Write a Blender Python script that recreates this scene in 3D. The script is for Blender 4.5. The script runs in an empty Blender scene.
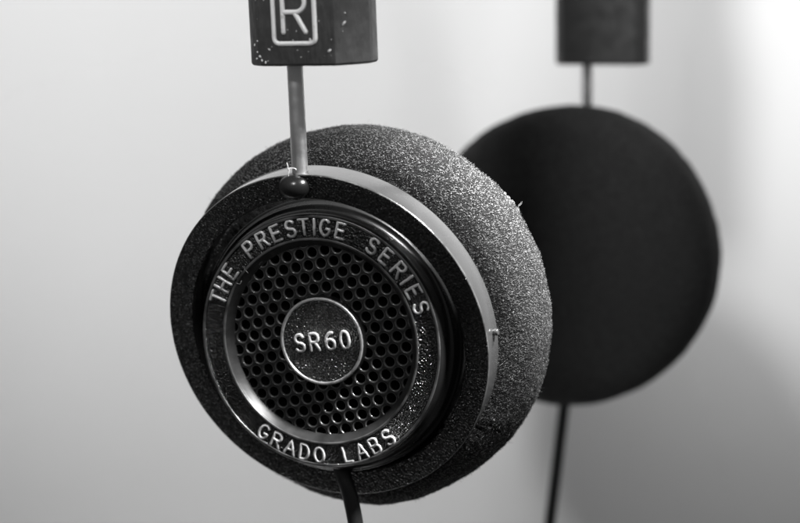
import bpy, bmesh, math, random
from math import sin, cos, pi, radians as rad
from mathutils import Vector, Matrix, noise
random.seed(7)
CM = 0.01
sc = bpy.context.scene
col = sc.collection

# ------------------------------------------------------------------ camera
PITCH, ROLL = rad(10), rad(1.5)
CAM = Vector((0.0, 0.0, 0.30))
_f = Vector((0, cos(PITCH), -sin(PITCH)))
_u0 = Vector((0, sin(PITCH), cos(PITCH)))
_r0 = Vector((1, 0, 0))
_r = cos(ROLL) * _r0 - sin(ROLL) * _u0
_u = cos(ROLL) * _u0 + sin(ROLL) * _r0
cd = bpy.data.cameras.new('camera')
cam = bpy.data.objects.new('camera', cd)
col.objects.link(cam)
M = Matrix((_r, _u, -_f)).transposed().to_4x4()
M.translation = CAM
cam.matrix_world = M
cd.sensor_width = 23.0
cd.lens = 50.0
cd.clip_start = 0.01
cd.clip_end = 20.0
cd.dof.use_dof = True
cd.dof.focus_distance = 0.357
cd.dof.aperture_fstop = 6.7
cd.dof.aperture_blades = 0
sc.camera = cam

def D(x, y, z):
    """direction surveyed in the viewing frame (right, up, forward) -> world"""
    return _r * x + _u * y + _f * z

def P(x, y, z):
    """point surveyed in centimetres from the lens -> world metres"""
    return CAM + D(x, y, z) * CM

# ------------------------------------------------------------------ world and lamps
w = bpy.data.worlds.new('World'); sc.world = w; w.use_nodes = True
bg = w.node_tree.nodes['Background']
bg.inputs[0].default_value = (1, 1, 1, 1); bg.inputs[1].default_value = 1.0
_n = w.node_tree.nodes; _l = w.node_tree.links
_tc = _n.new('ShaderNodeTexCoord'); _sx = _n.new('ShaderNodeSeparateXYZ'); _mr = _n.new('ShaderNodeMapRange')
_l.new(_tc.outputs['Generated'], _sx.inputs[0]); _l.new(_sx.outputs['Z'], _mr.inputs[0])   # a dim room: dark floor, paler walls and ceiling
_mr.inputs[1].default_value = -.5; _mr.inputs[2].default_value = .3; _mr.inputs[3].default_value = .02; _mr.inputs[4].default_value = .15
_l.new(_mr.outputs[0], bg.inputs[0])

def lamp(name, frm, to, radius, power, half, blend):
    ld = bpy.data.lights.new(name, 'SPOT'); ld.shadow_soft_size = radius; ld.energy = power
    ld.spot_size = 2 * rad(half); ld.spot_blend = blend
    o = bpy.data.objects.new(name, ld); col.objects.link(o)
    o.location = frm
    o.rotation_euler = (to - frm).to_track_quat('-Z', 'Y').to_euler()
    return o
# the desk lamp over the photographer's left shoulder throws the shadows on the paper;
# a small lamp at the upper right rakes the near cup
lamp('desk_lamp', P(-15.5, 28, 0), P(-5.0, 15.8, 56), 0.05, 16.8, 27.3, .87)
lamp('backdrop_fill', P(26, 34, 10), P(17.2, 11.2, 57), 0.05, 13.0, 16.2, .85)  # added spot that only brightens the upper right of the paper
lamp('side_lamp', P(15.5, 21, 22), P(-.3, -1.9, 36.5), 0.022, 17.0, 11, 1.0)
lamp('foam_rim_fill', P(14.5, 27, 33), P(2.9, .9, 38.5), 0.022, 44.0, 8.6, 1.0)  # added narrow spot for the bright upper right of the near foam

sc.view_settings.view_transform = 'Standard'
sc.view_settings.look = 'None'
sc.view_settings.exposure = 0
sc.view_settings.gamma = 1
sc.cycles.max_bounces = 6

# ------------------------------------------------------------------ materials
def mat(name, base, rough=.5, metal=0., spec=.5, bump=None, colvar=None, coat=0., sheen=0., rvar=None, grain=None):
    """bump = (scale, detail, strength, distance[, stretch]) ; colvar = (scale, other_value, lo, hi)"""
    m = bpy.data.materials.new(name); m.use_nodes = True
    nt = m.node_tree; b = nt.nodes['Principled BSDF']
    b.inputs['Base Color'].default_value = (base, base, base, 1)
    b.inputs['Roughness'].default_value = rough
    b.inputs['Metallic'].default_value = metal
    b.inputs['Specular IOR Level'].default_value = spec
    if coat: b.inputs['Coat Weight'].default_value = coat; b.inputs['Coat Roughness'].default_value = .15
    if sheen: b.inputs['Sheen Weight'].default_value = sheen; b.inputs['Sheen Roughness'].default_value = .5
    tc = nt.nodes.new('ShaderNodeTexCoord')
    def tex(scale, detail, stretch=None):
        n = nt.nodes.new('ShaderNodeTexNoise'); n.inputs['Scale'].default_value = scale; n.inputs['Detail'].default_value = detail
        if stretch:
            mp = nt.nodes.new('ShaderNodeMapping'); mp.inputs['Scale'].default_value = stretch
            nt.links.new(tc.outputs['Object'], mp.inputs['Vector']); nt.links.new(mp.outputs[0], n.inputs['Vector'])
        else:
            nt.links.new(tc.outputs['Object'], n.inputs['Vector'])
        return n
    def ramp(src, lo, hi, v0, v1):
        r = nt.nodes.new('ShaderNodeMapRange'); r.inputs[1].default_value = lo; r.inputs[2].default_value = hi
        r.inputs[3].default_value = v0; r.inputs[4].default_value = v1; r.clamp = True
        nt.links.new(src, r.inputs[0]); return r.outputs[0]
    if bump:
        n = tex(bump[0], bump[1], bump[4] if len(bump) > 4 else None)
        if grain:
            v = nt.nodes.new('ShaderNodeTexVoronoi'); v.inputs['Scale'].default_value = grain; v.feature = 'SMOOTH_F1'; v.inputs['Smoothness'].default_value = .4
            nt.links.new(tc.outputs['Object'], v.inputs['Vector'])
            mx = nt.nodes.new('ShaderNodeMath'); mx.operation = 'MULTIPLY_ADD'; mx.inputs[1].default_value = -.9
            nt.links.new(v.outputs['Distance'], mx.inputs[0]); nt.links.new(n.outputs[0], mx.inputs[2]); n = mx
        bn = nt.nodes.new('ShaderNodeBump'); bn.inputs['Strength'].default_value = bump[2]; bn.inputs['Distance'].default_value = bump[3]
        nt.links.new(n.outputs[0], bn.inputs['Height']); nt.links.new(bn.outputs[0], b.inputs['Normal'])
    if colvar:
        n = tex(colvar[0], 3)
        nt.links.new(ramp(n.outputs[0], colvar[2], colvar[3], base, colvar[1]), b.inputs['Base Color'])
    if rvar:
        n = tex(rvar[0], 4)
        nt.links.new(ramp(n.outputs[0], .35, .65, rvar[1], rvar[2]), b.inputs['Roughness'])
    return m

M_textured = mat('pebbled_black_plastic', .006, .28, spec=.45, bump=(2300, 2, 1.0, .0004), rvar=(900, .22, .4), grain=2100)
M_ring = mat('coarse_pebbled_black_plastic', .007, .2, spec=.9, bump=(2100, 2, 1.0, .0005), grain=2000)
M_smooth = mat('satin_black_plastic', .012, .3, spec=.6, bump=(260, 4, .12, .0003), rvar=(160, .24, .42))
M_band = mat('smooth_grey_plastic_rim', .095, .24, metal=.4, spec=1.0, coat=1.0, bump=(500, 4, .10, .0003), rvar=(120, .18, .32))  # smooth plastic, greyer than the ring's front face
M_gloss = mat('glossy_black_plastic', .012, .24, spec=.6, bump=(400, 2, .08, .0003))
M_wallring = mat('turned_satin_black_plastic', .06, .38, spec=1.0, metal=.35, bump=(500, 3, .1, .0003), colvar=(300, .03, .4, .65))
M_lip = mat('highlit_black_plastic_lip', .2, .3, metal=.45, spec=1.0, bump=(700, 3, .2, .0003), colvar=(250, .06, .4, .65))  # catchlight along the black lips put into a paler base colour
M_grille = mat('satin_black_grille', .013, .25, spec=1.0, bump=(1500, 2, .3, .0003))
M_edge = mat('glint_grille_edge', .2, .28, metal=.6, bump=(1500, 2, .3, .0003), colvar=(260, .12, .42, .62))  # glints on the hole edges painted as a paler grey bevel
M_dark = mat('black_driver_cloth', .003, .9, spec=.1)
M_polish = mat('rubbed_grey_edge', .6, .34, metal=.6, bump=(900, 3, .25, .0003), colvar=(500, .2, .5, .7))
M_letter = mat('highlit_raised_lettering', 1.0, .3, metal=.3, bump=(1100, 3, .35, .0004), colvar=(200, .4, .45, .62))  # black plastic ridges coloured pale to paint in their highlights
M_paint = mat('white_painted_lettering', .75, .4, bump=(700, 3, .3, .0003), colvar=(900, .5, .62, .75))
M_block = mat('scuffed_black_plastic', .04, .32, spec=.7, bump=(900, 5, .6, .0003, (1, 1, .25)), rvar=(300, .3, .5), colvar=(700, .055, .5, .8))
M_steel = mat('brushed_steel', .95, .25, metal=1., bump=(900, 3, .1, .0003, (1, 1, .05)), rvar=(300, .4, .52))
M_foam = mat('black_foam', .013, .75, spec=.12, bump=(4200, 2, 1.0, .0006), colvar=(3000, .04, .5, .72))
M_foamface = mat('brightened_black_foam', .03, .75, spec=.2, bump=(3000, 2, 1.0, .0006), colvar=(900, .045, .4, .65))  # same foam as the near pad, base lightened as if better lit
M_fibre = mat('grey_foam_fibre', .125, .45, spec=.25)  # grey fibres stand in for sparkle on the near foam
M_lint = mat('pale_lint', .7, .5)
M_cable = mat('black_rubber_cable', .02, .42, spec=.4, bump=(300, 2, .1, .0003))
M_leather = mat('black_vinyl', .02, .45, bump=(500, 4, .4, .0004))
M_wall = mat('matt_light_grey_paper', .74, .85, spec=.15, bump=(220, 4, .05, .0004), colvar=(6, .70, .35, .7))

# ------------------------------------------------------------------ helpers
def link(name, bm, m, parent=None, smooth=True, mats=None):
    me = bpy.data.meshes.new(name); bm.normal_update(); bm.to_mesh(me); bm.free()
    for k in (mats or [m]): me.materials.append(k)
    if smooth: me.shade_smooth()
    o = bpy.data.objects.new(name, me); col.objects.link(o)
    if parent: o.parent = parent
    return o

def lathe(prof, seg=128, bm=None, closed=False, mats=None):
    """profile of (radius, height) in cm round local Z; mats = material slot per profile span"""
    bm = bm or bmesh.new(); rings = []
    for (r, h) in prof:
        if r < 1e-6: rings.append([bm.verts.new((0, 0, h * CM))])
        else: rings.append([bm.verts.new((r * cos(2*pi*i/seg) * CM, r * sin(2*pi*i/seg) * CM, h * CM)) for i in range(seg)])
    n = len(rings); spans = range(n if closed else n - 1)
    for k in spans:
        A, B = rings[k], rings[(k + 1) % n]
        for i in range(seg):
            j = (i + 1) % seg
            if len(A) == 1 and len(B) == 1: continue
            if len(A) == 1: f = bm.faces.new((A[0], B[j], B[i]))
            elif len(B) == 1: f = bm.faces.new((A[i], A[j], B[0]))
            else: f = bm.faces.new((A[i], A[j], B[j], B[i]))
            if mats: f.material_index = mats[k]
    bmesh.ops.recalc_face_normals(bm, faces=bm.faces)
    return bm

def rounded(pts, r, n=4, closed=True):
    """round every corner of a polyline of (x, y) by radius r (or per-point third value)"""
    out = []; N = len(pts)
    for i in range(N):
        p = Vector(pts[i][:2]); rr = pts[i][2] if len(pts[i]) > 2 else r
        if (not closed and i in (0, N - 1)) or rr <= 0: out.append(tuple(p)); continue
        a = Vector(pts[i - 1][:2]); b = Vector(pts[(i + 1) % N][:2])
        da = (a - p); db = (b - p); d = min(rr, da.length * .45, db.length * .45)
        s = p + da.normalized() * d; e = p + db.normalized() * d
        for k in range(n + 1):
            t = k / n; q = s * (1-t)**2 + p * 2*t*(1-t) + e * t*t; out.append((q.x, q.y))
    return out

def tube(bm, path, rad_cm, flat=1.0, seg=10, up=Vector((0, 0, 1)), closed=False, caps=True):
    """sweep along 3D path (cm). radius across the up axis is scaled by flat"""
    pts = [Vector(p) for p in path]; rings = []; N = len(pts)
    for i, p in enumerate(pts):
        if closed: t = pts[(i + 1) % N] - pts[i - 1]
        else: t = pts[min(i + 1, N - 1)] - pts[max(i - 1, 0)]
        t.normalize(); s = t.cross(up)
        if s.length < 1e-4: s = t.cross(Vector((1, 0, 0)))
        s.normalize(); n2 = s.cross(t).normalized()
        r = rad_cm(i / max(1, N - 1)) if callable(rad_cm) else rad_cm
        rings.append([bm.verts.new((p + s * cos(2*pi*k/seg) * r + n2 * sin(2*pi*k/seg) * r * flat) * CM) for k in range(seg)])
    for i in range(N if closed else N - 1):
        A, B = rings[i], rings[(i + 1) % N]
        for k in range(seg):
            l = (k + 1) % seg; bm.faces.new((A[k], A[l], B[l], B[k]))
    if caps and not closed:
        for R_, p, q in ((rings[0], pts[0], pts[1]), (rings[-1], pts[-1], pts[-2])):
            d = (p - q).normalized(); r = rad_cm(0) if callable(rad_cm) else rad_cm
            mid = []
            c = bm.verts.new((p + d * r * .9) * CM)
            ring2 = [bm.verts.new(((v.co / CM - p) * .72 + p + d * r * .62) * CM) for v in R_]
            for k in range(seg):
                l = (k + 1) % seg
                bm.faces.new((R_[k], R_[l], ring2[l], ring2[k])); bm.faces.new((ring2[k], ring2[l], c))
    bmesh.ops.recalc_face_normals(bm, faces=bm.faces)
    return bm

def arc(cx, cy, rx, ry, a0, a1, n=12):
    return [(cx + rx * cos(rad(a0 + (a1 - a0) * k / n)), cy + ry * sin(rad(a0 + (a1 - a0) * k / n))) for k in range(n + 1)]

# single stroke letters, cap height 1, x centred on 0
GL = {
 'T': [[(-.32, 1), (.32, 1)], [(0, 1), (0, 0)]],
 'H': [[(-.3, 0), (-.3, 1)], [(.3, 0), (.3, 1)], [(-.3, .5), (.3, .5)]],
 'E': [[(.28, 1), (-.26, 1), (-.26, 0), (.28, 0)], [(-.26, .52), (.2, .52)]],
 'P': [[(-.27, 0), (-.27, 1), (.05, 1)] + arc(.05, .73, .24, .27, 90, -90) + [(-.27, .46)]],
 'R': [[(-.28, 0), (-.28, 1), (.05, 1)] + arc(.05, .75, .24, .25, 90, -90) + [(-.28, .5)], [(.02, .5), (.3, 0)]],
 'S': [arc(0, .745, .27, .255, 25, 270, 14) + arc(0, .245, .29, .245, 90, -155, 14)],
 'I': [[(0, 0), (0, 1)]],
 'G': [arc(0, .5, .32, .5, 48, 320, 20) + [(.3, .42), (.08, .42)]],
 'A': [[(-.34, 0), (0, 1), (.34, 0)], [(-.22, .34), (.22, .34)]],
 'D': [[(-.28, 0), (-.28, 1), (-.02, 1)] + arc(-.02, .5, .32, .5, 90, -90, 14) + [(-.28, 0)]],
 'O': [arc(0, .5, .33, .5, 90, 450, 24)],
 'L': [[(-.24, 1), (-.24, 0), (.28, 0)]],
 'B': [[(-.27, 0), (-.27, 1), (.04, 1)] + arc(.04, .76, .22, .24, 90, -90) + [(-.27, .52), (.06, .52)] + arc(.06, .26, .24, .26, 90, -90) + [(-.27, 0)]],
 '6': [[(.2, .97)] + arc(.12, .42, .42, .56, 95, 170, 8) + arc(0, .29, .29, .29, 170, 530, 18)],
 '0': [arc(0, .5, .28, .5, 90, 450, 24)],
}
def densify(st, step=.12):
    out = [st[0]]
    for a, b in zip(st, st[1:]):
        L = math.dist(a, b); n = max(1, int(L / step))
        if L < 1e-5: continue
        for k in range(1, n + 1): out.append((a[0] + (b[0]-a[0])*k/n, a[1] + (b[1]-a[1])*k/n))
    return out
def letter(ch, x, y, h, ang, cap, stroke, parent, m, flat=.9, wide=1.0, wob=.012):
    bm = bmesh.new(); c, s = cos(ang), sin(ang)
    for st in GL[ch]:
        pts = densify(st); closed = math.dist(pts[0], pts[-1]) < 1e-4
        if closed: pts = pts[:-1]
        q = []
        for (a, b) in pts:
            a *= wide
            a += random.uniform(-wob, wob); b += random.uniform(-wob, wob)
            X, Y = a * cap, (b - .5) * cap
            q.append((X * c - Y * s, X * s + Y * c, 0))
        tube(bm, q, stroke, flat, 10, closed=closed)
    o = link('letter', bm, m, parent)
    o.location = (x * CM, y * CM, h * CM)
    return o

def frame_from(zaxis, up):
    z = zaxis.normalized(); x = up.cross(z).normalized(); y = z.cross(x)
    return Matrix((x, y, z)).transposed().to_4x4()

def empty(name, parent=None):
    o = bpy.data.objects.new(name, None); col.objects.link(o); o.empty_display_size = .01
    if parent: o.parent = parent
    return o

# ------------------------------------------------------------------ setting: a sheet of grey paper swept up behind
bm = bmesh.new(); rows = []
YB = 0.585
prof = [(YB - .20, 0), (YB - .12, 0)] + [(YB - .12 + .12 * sin(t), .12 - .12 * cos(t)) for t in [pi/2*k/16 for k in range(1, 17)]] + [(YB, .35), (YB, 1.1)]
for (y, z) in prof:
    rows.append([bm.verts.new((-1.0 + 2.0 * i / 20, y + .01*sin(i*.5)*max(0, z), z)) for i in range(21)])
for a, b in zip(rows, rows[1:]):
    for i in range(20): bm.faces.new((a[i], a[i+1], b[i+1], b[i]))
bmesh.ops.recalc_face_normals(bm, faces=bm.faces)
o = link('backdrop', bm, M_wall); o['kind'] = 'structure'

# ------------------------------------------------------------------ the headphones
hp = empty('headphones')
hp['label'] = 'black open-back headphones with a perforated grille and large foam ear pads'
hp['category'] = 'headphones'
hp.location = P(1.5, -6.5, 42)
bpy.context.view_layer.update()
HI = Matrix.Translation(hp.location).inverted()
def put(o, mw):
    """place a part of the headphones by its world matrix"""
    o.parent = hp; o.matrix_world = mw
    o.matrix_parent_inverse = Matrix(); o.matrix_local = HI @ mw

# --- yoke ring (fork ring) round the housing
RG = 3.6
yp = rounded([(3.07, -.25, .03), (3.60, -.21, .035), (3.60, -.87, .05), (3.10, -.87, .05)], .03, 4)
n_y = len(yp)
def yoke_mesh():
    ms = []
    for k in range(n_y):
        a, b = yp[k], yp[(k+1) % n_y]
        mr = (a[0] + b[0]) / 2; mh = (a[1] + b[1]) / 2
        ms.append(0 if (mh > -.262 and mr < 3.585) else (2 if mh > -.262 else 1))
    return lathe(yp, 192, closed=True, mats=ms)

def housing_mesh():
    pr = [(2.02, -.60, 0), (2.05, -.18, .02), (2.185, -.03, .02), (2.20, .012, .012), (2.245, .012, .012), (2.265, -.03, .01), (2.66, -.03, .01),
          (2.675, .012, .012), (2.725, .012, .014), (2.765, -.05, .03), (2.79, -.30, .05), (2.84, -.36, .03), (2.90, -.38, .03), (2.95, -.55, .05), (3.02, -.58, .04), (3.04, -1.9, .06), (2.0, -1.95, 0)]
    p = rounded(pr, .02, 3, closed=False)
    SH = .977
    ms = []
    for a, b in zip(p, p[1:]):
        mr, mh = (a[0]+b[0])/2, (a[1]+b[1])/2
        if 2.255 < mr < 2.67 and mh > -.05: s = 0          # pebbled face
        elif 2.19 < mr < 2.262 or 2.665 < mr < 2.735 and mh > -.03: s = 2  # lips
        elif 2.80 < mr < 2.93 and mh > -.42: s = 1
        elif mr < 2.19 and mh > -.19: s = 3
        else: s = 1
        ms.append(s)
    return lathe([(r * SH, h) for r, h in p], 192, mats=ms)

# --- perforated grille: hexagonal cells each with a round bevelled hole
def grille_mesh():
    bm = bmesh.new(); pitch = .290; rh = .100; th = .09; ang0 = rad(9.5)
    e1 = Vector((cos(ang0), sin(ang0))); e2 = Vector((cos(ang0 + pi/3), sin(ang0 + pi/3)))
    o0 = Vector((-1.736, .313)); 
    S = 24
    for i in range(-20, 21):
        for j in range(-20, 21):
            c = o0 + e1 * pitch * i + e2 * pitch * j
            if c.length > 2.28 or c.length < .66: continue
            solid = c.length < .98
            def hexr(t):
                a = (t - ang0 - pi/6) % (pi/3) ; a = a - pi/6 if False else a
                # apothem = pitch/2 along neighbour directions ang0 + k*60
                b = ((t - ang0 + pi/6) % (pi/3)) - pi/6
                return (pitch / 2) / cos(b)
            ring = []
            dome = .012
            prof = [('hex', 0.0), (rh + .030, -.0), (rh + .018, -.004), (rh + .008, -.014), (rh + .002, -.03), (rh, -.05), (rh, -th)]
            for q in prof:
                r_ = []
                for k in range(S):
                    t = ang0 + pi/6 + 2*pi*k/S
                    r = hexr(t) * 1.0 if q[0] == 'hex' else q[0]
                    z = q[1]
                    r_.append(bm.verts.new(((c.x + r*cos(t))*CM, (c.y + r*sin(t))*CM, z*CM)))
                ring.append(r_)
            for A, B in zip(ring, ring[1:]):
                for k in range(S):
                    l = (k+1) % S; f_ = bm.faces.new((A[k], A[l], B[l], B[k])); f_.material_index = 1 if ring.index(A) in (1, 2, 3) else 0
            pass
    bmesh.ops.remove_doubles(bm, verts=bm.verts, dist=1e-6)
    bmesh.ops.recalc_face_normals(bm, faces=bm.faces)
    # keep faces looking outward
    up = sum(1 for f in bm.faces if f.normal.z > .5); dn = sum(1 for f in bm.faces if f.normal.z < -.5)
    if dn > up: bmesh.ops.reverse_faces(bm, faces=bm.faces)
    return bm

def badge_mesh():
    pr = [(0, -.035, 0), (.885, -.035, .01), (.90, .0, .012), (.945, .0, .014), (.965, -.04, .02), (.985, -.20, .0)]
    p = rounded(pr, .012, 3, closed=False); ms = []
    for a, b in zip(p, p[1:]):
        mr = (a[0]+b[0])/2; mh = (a[1]+b[1])/2
        ms.append(0 if mr < .885 else (2 if mr < .962 and mh > -.03 else 1))
    return lathe([(r * .97, h) for r, h in p], 128, mats=ms)

def pad_mesh(R=4.13, T=2.2, rc=.75, seed=0):
    """foam disc, local Z = outward (towards the housing); origin at its middle"""
    bm = bmesh.new(); prof = []
    def add(r, h): prof.append((r, h))
    for k in range(26): add(.0001 + (R - rc) * (k / 26) if k else 0, -T/2)
    for k in range(14): b = k/13*pi/2; add(R - rc + rc*sin(b), -T/2 + rc - rc*cos(b))
    for k in range(1, 10): add(R + .03*sin(pi*k/10), -T/2 + rc + (T - 2*rc) * k/10)
    for k in range(14): b = pi/2 + k/13*pi/2; add(R - rc + rc*sin(b), T/2 - rc - rc*cos(b))
    for k in range(1, 8): add((R - rc) - (R - rc - 2.4) * k/7, T/2)
    # refine profile
    q = [prof[0]]
    for a, b in zip(prof, prof[1:]):
        n = max(1, int(math.dist(a, b) / .07))
        for k in range(1, n+1): q.append((a[0] + (b[0]-a[0])*k/n, a[1] + (b[1]-a[1])*k/n))
    lathe(q, 420, bm)
    bm.normal_update()
    for v in bm.verts:
        c = v.co / CM
        d = .05 * noise.noise(c * .45 + Vector((seed, 0, 0))) + .022 * noise.noise(c * 2.1 + Vector((seed, 3, 0))) + random.uniform(-.011, .011) * min(1, math.hypot(c.x, c.y) / 1.5)
        v.co += v.normal * d * CM
    return bm

def fibres_mesh(pad, R, n, seed=3):
    """short fibres of the foam's torn skin, rooted all over the pad's side and rounded edges"""
    rnd = random.Random(seed); vs = []; fs = []
    V = [(v.co / CM, v.normal.copy()) for v in pad.data.vertices if math.hypot(v.co.x, v.co.y) / CM > R - .85]
    for _ in range(n):
        c, nrm = V[rnd.randrange(len(V))]
        jit = nrm.cross(Vector((rnd.gauss(0, 1), rnd.gauss(0, 1), rnd.gauss(0, 1)))) * .03
        t = nrm.cross(Vector((rnd.gauss(0, .5), 1 + rnd.gauss(0, .5), rnd.gauss(0, .5)))).normalized()
        stray = rnd.random() < .007
        d = (t + nrm * (rnd.uniform(.3, 1.2) if stray else rnd.uniform(-.05, .45))).normalized()
        if rnd.random() < .5: d = (d - 2 * t * d.dot(t))
        L = rnd.uniform(.07, .15) if stray else rnd.uniform(.026, .056)
        wd = nrm.cross(d).normalized() * (rnd.uniform(.003, .005) if stray else rnd.uniform(.004, .0078))
        p = c + jit + nrm * .004; m_ = p + d*L*.5 + nrm * L*.12; e = p + d * L
        i = len(vs)
        for q in (p - wd*.4, p + wd*.4, m_ + wd, m_ - wd, e): vs.append(tuple(q * CM))
        fs += [(i, i+1, i+2, i+3), (i+3, i+2, i+4)]
    me = bpy.data.meshes.new('fibres'); me.from_pydata(vs, [], fs); me.materials.append(M_fibre)
    return me

A1 = (.352, .351, math.sqrt(1 - .352**2 - .351**2))       # inward axis of the near cup
E2 = D(-.13194707, .93637546, -.32525524)
C1 = P(-1.653, -1.696, 36.0)
cup1 = frame_from(-D(*A1), E2); cup1.translation = C1

yoke = link('yoke_ring', yoke_mesh(), None, mats=[M_textured, M_band, M_lip]); 
housing = link('ear_housing', housing_mesh(), None, mats=[M_ring, M_smooth, M_lip, M_wallring, M_textured])
for f in yoke.data.polygons: pass
# the housing is pivoted in the ring and hangs a little flatter than it
AH = (.35, .182, .9189)
hous1 = frame_from(-D(*AH), D(-.0648, .9833, -.1701)); hous1.translation = P(-1.682, -1.675, 36.0)
put(yoke, cup1); put(housing, hous1)
# backing cloth
cloth = link('driver_cloth', lathe([(0, -.62), (2.03, -.62)], 64), M_dark, housing)
g = link('grille', grille_mesh(), None, housing, smooth=True, mats=[M_grille, M_edge]); g.location = (0, 0, -.17 * CM)
bd = link('badge', badge_mesh(), None, housing, mats=[M_ring, M_smooth, M_polish]); bd.location = (.05*CM, .015*CM, 0)

text_top = [('T', 157.6), ('H', 150.3), ('E', 142.3), ('P', 125.9), ('R', 117.4), ('E', 109.1), ('S', 100.8), ('T', 93.5), ('I', 88.0), ('G', 82.2), ('E', 74.3),
            ('S', 56.3), ('E', 48.1), ('R', 39.3), ('I', 33.0), ('E', 26.6), ('S', 18.1)]
text_bot = [('G', -125.9), ('R', -118.2), ('A', -110.2), ('D', -102.5), ('O', -94.4), ('L', -79.3), ('A', -71.3), ('B', -63.6), ('S', -55.0)]
for ch, a in text_top:
    a = rad(a); letter(ch, 2.425*cos(a), 2.425*sin(a), -.022, a - pi/2, .33, .033, housing, M_letter)
for ch, a in text_bot:
    a = rad(a); letter(ch, 2.43*cos(a), 2.43*sin(a), -.022, a + pi/2, .32, .033, housing, M_letter)
for ch, x in zip('SR60', (-.44, -.11, .25, .58)):
    letter(ch, x, .01 + x*.085, -.028, rad(5), .36, .036, housing, M_letter, wide=.9)

# ball joint where the rod enters the ring
ball_bm = bmesh.new(); bmesh.ops.create_uvsphere(ball_bm, u_segments=40, v_segments=24, radius=.345*CM)
ball = link('ball_joint', ball_bm, M_gloss, yoke); ball.location = (-.145*CM, 3.33*CM, -.27*CM); ball.scale = (1.05, .8, .9)
# pivot pins left and right of the ring
for sx, ay in ((1, 1.0), (-1, 181.0)):
    pb = lathe(rounded([(0, .14, 0), (.07, .14, .02), (.075, .07, .02), (.06, .05, .01), (.06, -.1, 0)], .01, 3, closed=False), 20)
    pin = link('pivot_pin', pb, M_band, yoke)
    a = rad(ay)
    mm = frame_from(Vector((cos(a), sin(a), 0)), Vector((0, 0, 1))); mm.translation = Vector((3.57*cos(a), 3.57*sin(a), -.60)) * CM
    pin.matrix_local = mm

# near ear pad
A1P = Vector((.385, .20, 1.0)).normalized()
pad1 = frame_from(-D(*A1P), E2); pad1.translation = P(-.81, -1.175, 38.0)
pad = link('ear_cushion', pad_mesh(4.13, 2.2, .75, 1), M_foam); put(pad, pad1)
fb = bpy.data.objects.new('fibres', fibres_mesh(pad, 4.13, 50000)); col.objects.link(fb); fb.parent = pad; fb['kind'] = 'stuff'

# far cup: same parts turned round
A2 = Vector((.38, .13, 1.0)).normalized()
W2 = D(*A2)
pad2 = frame_from(W2, Vector((0, 0, 1))); pad2.translation = P(4.66, .18, 48.0)
pf = link('ear_cushion', pad_mesh(4.1, 2.4, .75, 5), M_foamface); put(pf, pad2)
cup2 = pad2.copy(); cup2.translation = P(4.66, .18, 48.0) + W2 * 2.35 * CM
def dup(o, parent):
    c = o.copy(); col.objects.link(c)
    if parent is not None: c.parent = parent
    return c
yoke2 = dup(yoke, None); put(yoke2, cup2)
house2 = dup(housing, None); put(house2, cup2)
for ch in list(yoke.children): d_ = dup(ch, yoke2); d_.matrix_local = ch.matrix_local
for ch in list(housing.children): d_ = dup(ch, house2); d_.matrix_local = ch.matrix_local

# --- rods and blocks
def ray(px, py, z): return P((px - 400) / 1739 * z, -(py - 261.5) / 1739 * z, z)
def rod_between(p0, p1, extra_top):
    d = (p1 - p0).normalized(); L = (p1 - p0).length + extra_top
    bm = lathe(rounded([(0, -.1, 0), (.163, -.1, .02), (.163, L/CM, .02), (0, L/CM, 0)], .02, 2, closed=False), 32)
    o = link('rod', bm, M_steel)
    mm = frame_from(d, D(0, 0, -1)); mm.translation = p0; put(o, mm)
    cb = lathe(rounded([(.0, .05, 0), (.16, .05, .0), (.2, .03, .02), (.23, -.06, .03), (.24, -.2, 0)], .02, 3, closed=False), 32)
    c = link('rod_collar', cb, M_band, o); 
    return o, d

z0 = 36 + .45*.868 + 3.537*-.325
rb = ray(300.2, 176, z0); rt = ray(294.8, 64, z0 - .42)
rod1, d1 = rod_between(rb, rt, .03)

BP = [(-.82, 0), (.82, 0), (1.15, -.25), (1.30, -.55), (1.30, -1.0), (1.02, -1.22), (-1.02, -1.22), (-1.30, -1.0), (-1.30, -.62), (-1.18, -.42)]
def block_mesh(H=5.4):
    bm = bmesh.new()
    pts = rounded(BP, .05, 2)
    # taper slightly and round the lower edge
    levels = [(0.0, .05), (.015, .02), (.05, 0), (H, 0)]
    rings = []
    cx, cy = 0, -.6
    for z, ins in levels:
        rings.append([bm.verts.new(((cx + (x-cx)*(1-ins/1.2))*CM, (cy + (y-cy)*(1-ins/.7))*CM, z*CM)) for x, y in pts])
    n = len(pts)
    for a, b in zip(rings, rings[1:]):
        for i in range(n): j = (i+1) % n; bm.faces.new((a[i], a[j], b[j], b[i]))
    bm.faces.new(rings[0]); bm.faces.new(rings[-1])
    bmesh.ops.recalc_face_normals(bm, faces=bm.faces)
    return bm
def smart(o, ang=25):
    o.data.shade_smooth()
    o.data.set_sharp_from_angle(angle=rad(ang))
for o_ in (yoke, housing, g, bd): smart(o_, 40)

# near block: local x right, y outward, z up
def block_at(bottom, d, outward):
    z = d.normalized(); y = (outward - z*outward.dot(z)).normalized(); x = y.cross(z)
    m = Matrix((x, y, z)).transposed().to_4x4(); m.translation = bottom
    return m, x, y
out1 = -D(.38, .15, .9)
zb = rt.copy()
bm1, bx, by = block_at(zb, d1, out1)
# bx points to the picture's left; the rod enters a little off the middle
bm1.translation = zb + by * .60 * CM - bx * .36*CM
b1 = link('slider_block', block_mesh(), M_block); smart(b1, 15); put(b1, bm1)
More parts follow.
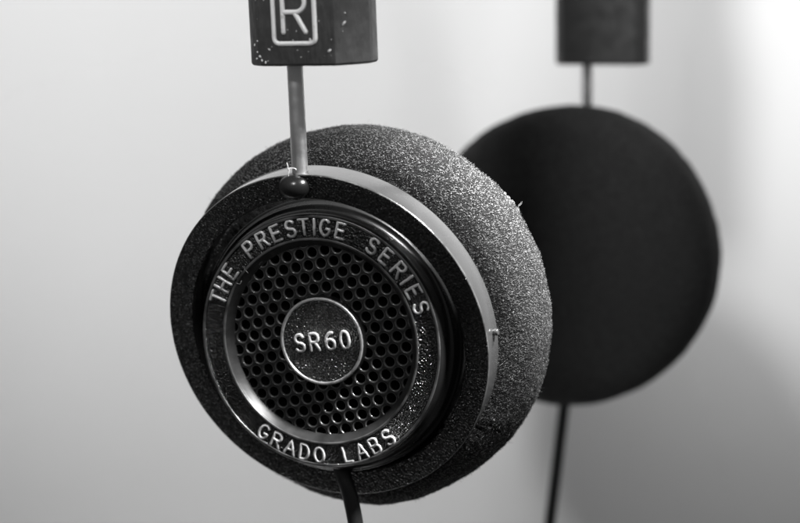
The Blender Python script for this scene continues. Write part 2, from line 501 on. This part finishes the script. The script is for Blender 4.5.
# emblem on the outer face
def emblem(parent, ex):
    bmf = bmesh.new(); w_, h0, h1 = .445, .44, 1.62
    path = [(x + ex, 0, z) for x, z in rounded([(-w_, h0), (w_, h0), (w_, h1), (-w_, h1)], .13, 6)]
    tube(bmf, path, .05, .8, 10, up=Vector((0, 1, 0)), closed=True)
    fr = link('emblem_frame', bmf, M_paint, parent)
    bml = bmesh.new()
    for st in GL['R']:
        pts = densify(st)
        tube(bml, [(-x*.84 + ex, 0, z*.78 + .66) for x, z in pts], .052, .8, 10, up=Vector((0, 1, 0)))
    link('letter', bml, M_paint, parent)
emblem(b1, .04)

# far rod and block
zf = 49.0
rb2 = ray(587, 128, zf); rt2 = ray(587, 64, zf - .3)
rod2, d2 = rod_between(rb2, rt2, .03)
bm2, bx2, by2 = block_at(rt2, d2, D(.38, 0, .92))
bm2.translation = rt2 + by2 * .60*CM + bx2 * .50*CM
b2 = link('slider_block', b1.data.copy().copy() and block_mesh(), M_block); smart(b2, 15); put(b2, bm2)
# raised emblem of the far side faces away from the lens
bmf = bmesh.new(); path = [(x, 0, z) for x, z in rounded([(-.445, .44), (.445, .44), (.445, 1.62), (-.445, 1.62)], .13, 6)]
tube(bmf, path, .05, .8, 8, up=Vector((0, 1, 0)), closed=True); link('emblem_frame', bmf, M_paint, b2)

# headband strap joining the two blocks above the frame
ta = b1.matrix_local.translation; 
pA = bm1.translation - by*.6*CM + d1 * 5.2 * CM; pB = bm2.translation - by2*.6*CM + d2 * 5.2*CM
mid = (pA + pB)/2; ax = (pB - pA)/2; up_ = (d1 + d2).normalized()
side = ax.cross(up_).normalized()
bmh = bmesh.new(); rings = []
for k in range(41):
    t = pi * k/40; c = mid - ax * cos(t) * (1 + .12*sin(t)) + up_ * .085 * sin(t)
    tn = (ax * sin(t) + up_ * .085 * cos(t)).normalized(); nr = side.cross(tn).normalized()
    rings.append([bmh.verts.new(c + side*a_*.0105 + nr*b_*.0016) for a_, b_ in ((-1, -1), (1, -1), (1.03, 0), (1, 1), (-1, 1), (-1.03, 0))])
for a, b in zip(rings, rings[1:]):
    for i in range(6): j = (i+1) % 6; bmh.faces.new((a[i], a[j], b[j], b[i]))
bmh.faces.new(rings[0]); bmh.faces.new(rings[-1]); bmesh.ops.recalc_face_normals(bmh, faces=bmh.faces)
hb = link('headband', bmh, M_leather); put(hb, Matrix())

# cables
def cable(pts, r):
    # Catmull-Rom through world points
    out = []; n = len(pts)
    for i in range(n - 1):
        p0, p1, p2, p3 = pts[max(i-1, 0)], pts[i], pts[i+1], pts[min(i+2, n-1)]
        for k in range(10):
            t = k/10
            out.append(.5*((2*p1) + (p2-p0)*t + (2*p0-5*p1+4*p2-p3)*t*t + (3*p1-p0-3*p2+p3)*t**3))
    out.append(pts[-1])
    bm = bmesh.new(); tube(bm, [tuple(p/CM) for p in out], r, 1, 14, up=D(0, 0, 1))
    o = link('cable', bm, M_cable); put(o, Matrix()); return o
c1 = cable([ray(334, 455, 37.6), ray(339, 464, 37.1), ray(345, 480, 36.95), ray(351, 500, 36.95), ray(358, 540, 37.0), ray(366, 620, 37.1), ray(370, 760, 37.3)], .165)
c2 = cable([ray(567, 385, 49.3), ray(564, 407, 49.3), ray(557.5, 460, 49.2), ray(549, 530, 49), ray(538, 620, 48.8), ray(530, 720, 48.6)], .16)

# lint caught on the foam and beside the rod, dust flecks on the block
def lint(pts, r=.006):
    bm = bmesh.new(); tube(bm, [tuple(p/CM) for p in pts], r, 1, 5, up=D(0, 0, 1)); return bm
def curl(px, py, z, length, seed):
    rnd = random.Random(seed); a = rnd.uniform(0, 6.28); p = Vector((px, py)); out = []
    for k in range(9):
        out.append(ray(p.x, p.y, z + rnd.uniform(-.02, .02))); a += rnd.uniform(-.9, .9); p += Vector((cos(a), sin(a))) * length / 8
    return out
ll = [(287, 163, 34.75, 14, 1, .010), (288, 170, 34.75, 10, 2, .009), (505, 192, 37.6, 14, 3, .004), (512, 200, 37.6, 12, 4, .004), (519, 212, 37.6, 12, 5, .004),
      (546, 300, 37.2, 14, 6, .005), (482, 392, 36.3, 16, 7, .005), (440, 146, 37.6, 10, 9, .003), (547, 285, 37.3, 9, 11, .004)]
for (px, py, z, L, s, r) in ll:
    o = link('lint', lint(curl(px, py, z, L, s), r), M_lint); put(o, Matrix())

# dust flecks on the near block
rnd = random.Random(4); bm = bmesh.new()
spots = [(.93, .15), (.9, .28), (.78, .12), (.7, .08), (.82, .2), (.99, .42), (.88, .5), (-.45, .95), (-.98, .82), (.5, 1.15), (-.3, .5), (-.7, .3), (.6, .33)]
spots += [(rnd.uniform(-1.1, 1.05), rnd.uniform(.04, 1.6)) for _ in range(26)]
for k, (x, z) in enumerate(spots):
    r = rnd.uniform(.012, .026) if k < 13 else rnd.uniform(.004, .011)
    ax_ = abs(x); y = 0 if ax_ < .82 else -(ax_ - .82) / .33 * .25
    L = r * rnd.uniform(1, 2.4); a = rnd.uniform(0, pi)
    ring = [bm.verts.new(((x + L*cos(t)*cos(a) - r*sin(t)*sin(a))*CM, (y + .006)*CM, (z + L*cos(t)*sin(a) + r*sin(t)*cos(a))*CM)) for t in [i*pi/3 for i in range(6)]]
    top = bm.verts.new((x*CM, (y + .006 + r*.8)*CM, z*CM))
    for i in range(6): bm.faces.new((ring[i], ring[(i+1) % 6], top))
bmesh.ops.recalc_face_normals(bm, faces=bm.faces)
o = link('dust', bm, M_lint, b1); o['kind'] = 'stuff'
for (px, py, z, L, sd, r) in [(243, 266, 36.1, 9, 21, .007), (251, 257, 36.1, 8, 22, .006), (236, 283, 36.1, 8, 23, .006), (258, 250, 36.0, 6, 24, .006), (263, 262, 36.15, 6, 25, .004)]:  # bright scratches on the inner lip, built as thin curls
    o = link('lint', lint(curl(px, py, z, L, sd), r), M_fibre); put(o, Matrix())

b1['label'] = 'black plastic slider block with a white framed letter R'
pad['label'] = 'grey-flecked foam cushion with added fibres for its sparkle'
pf['label'] = 'smooth black foam cushion seen from its flat inner face'
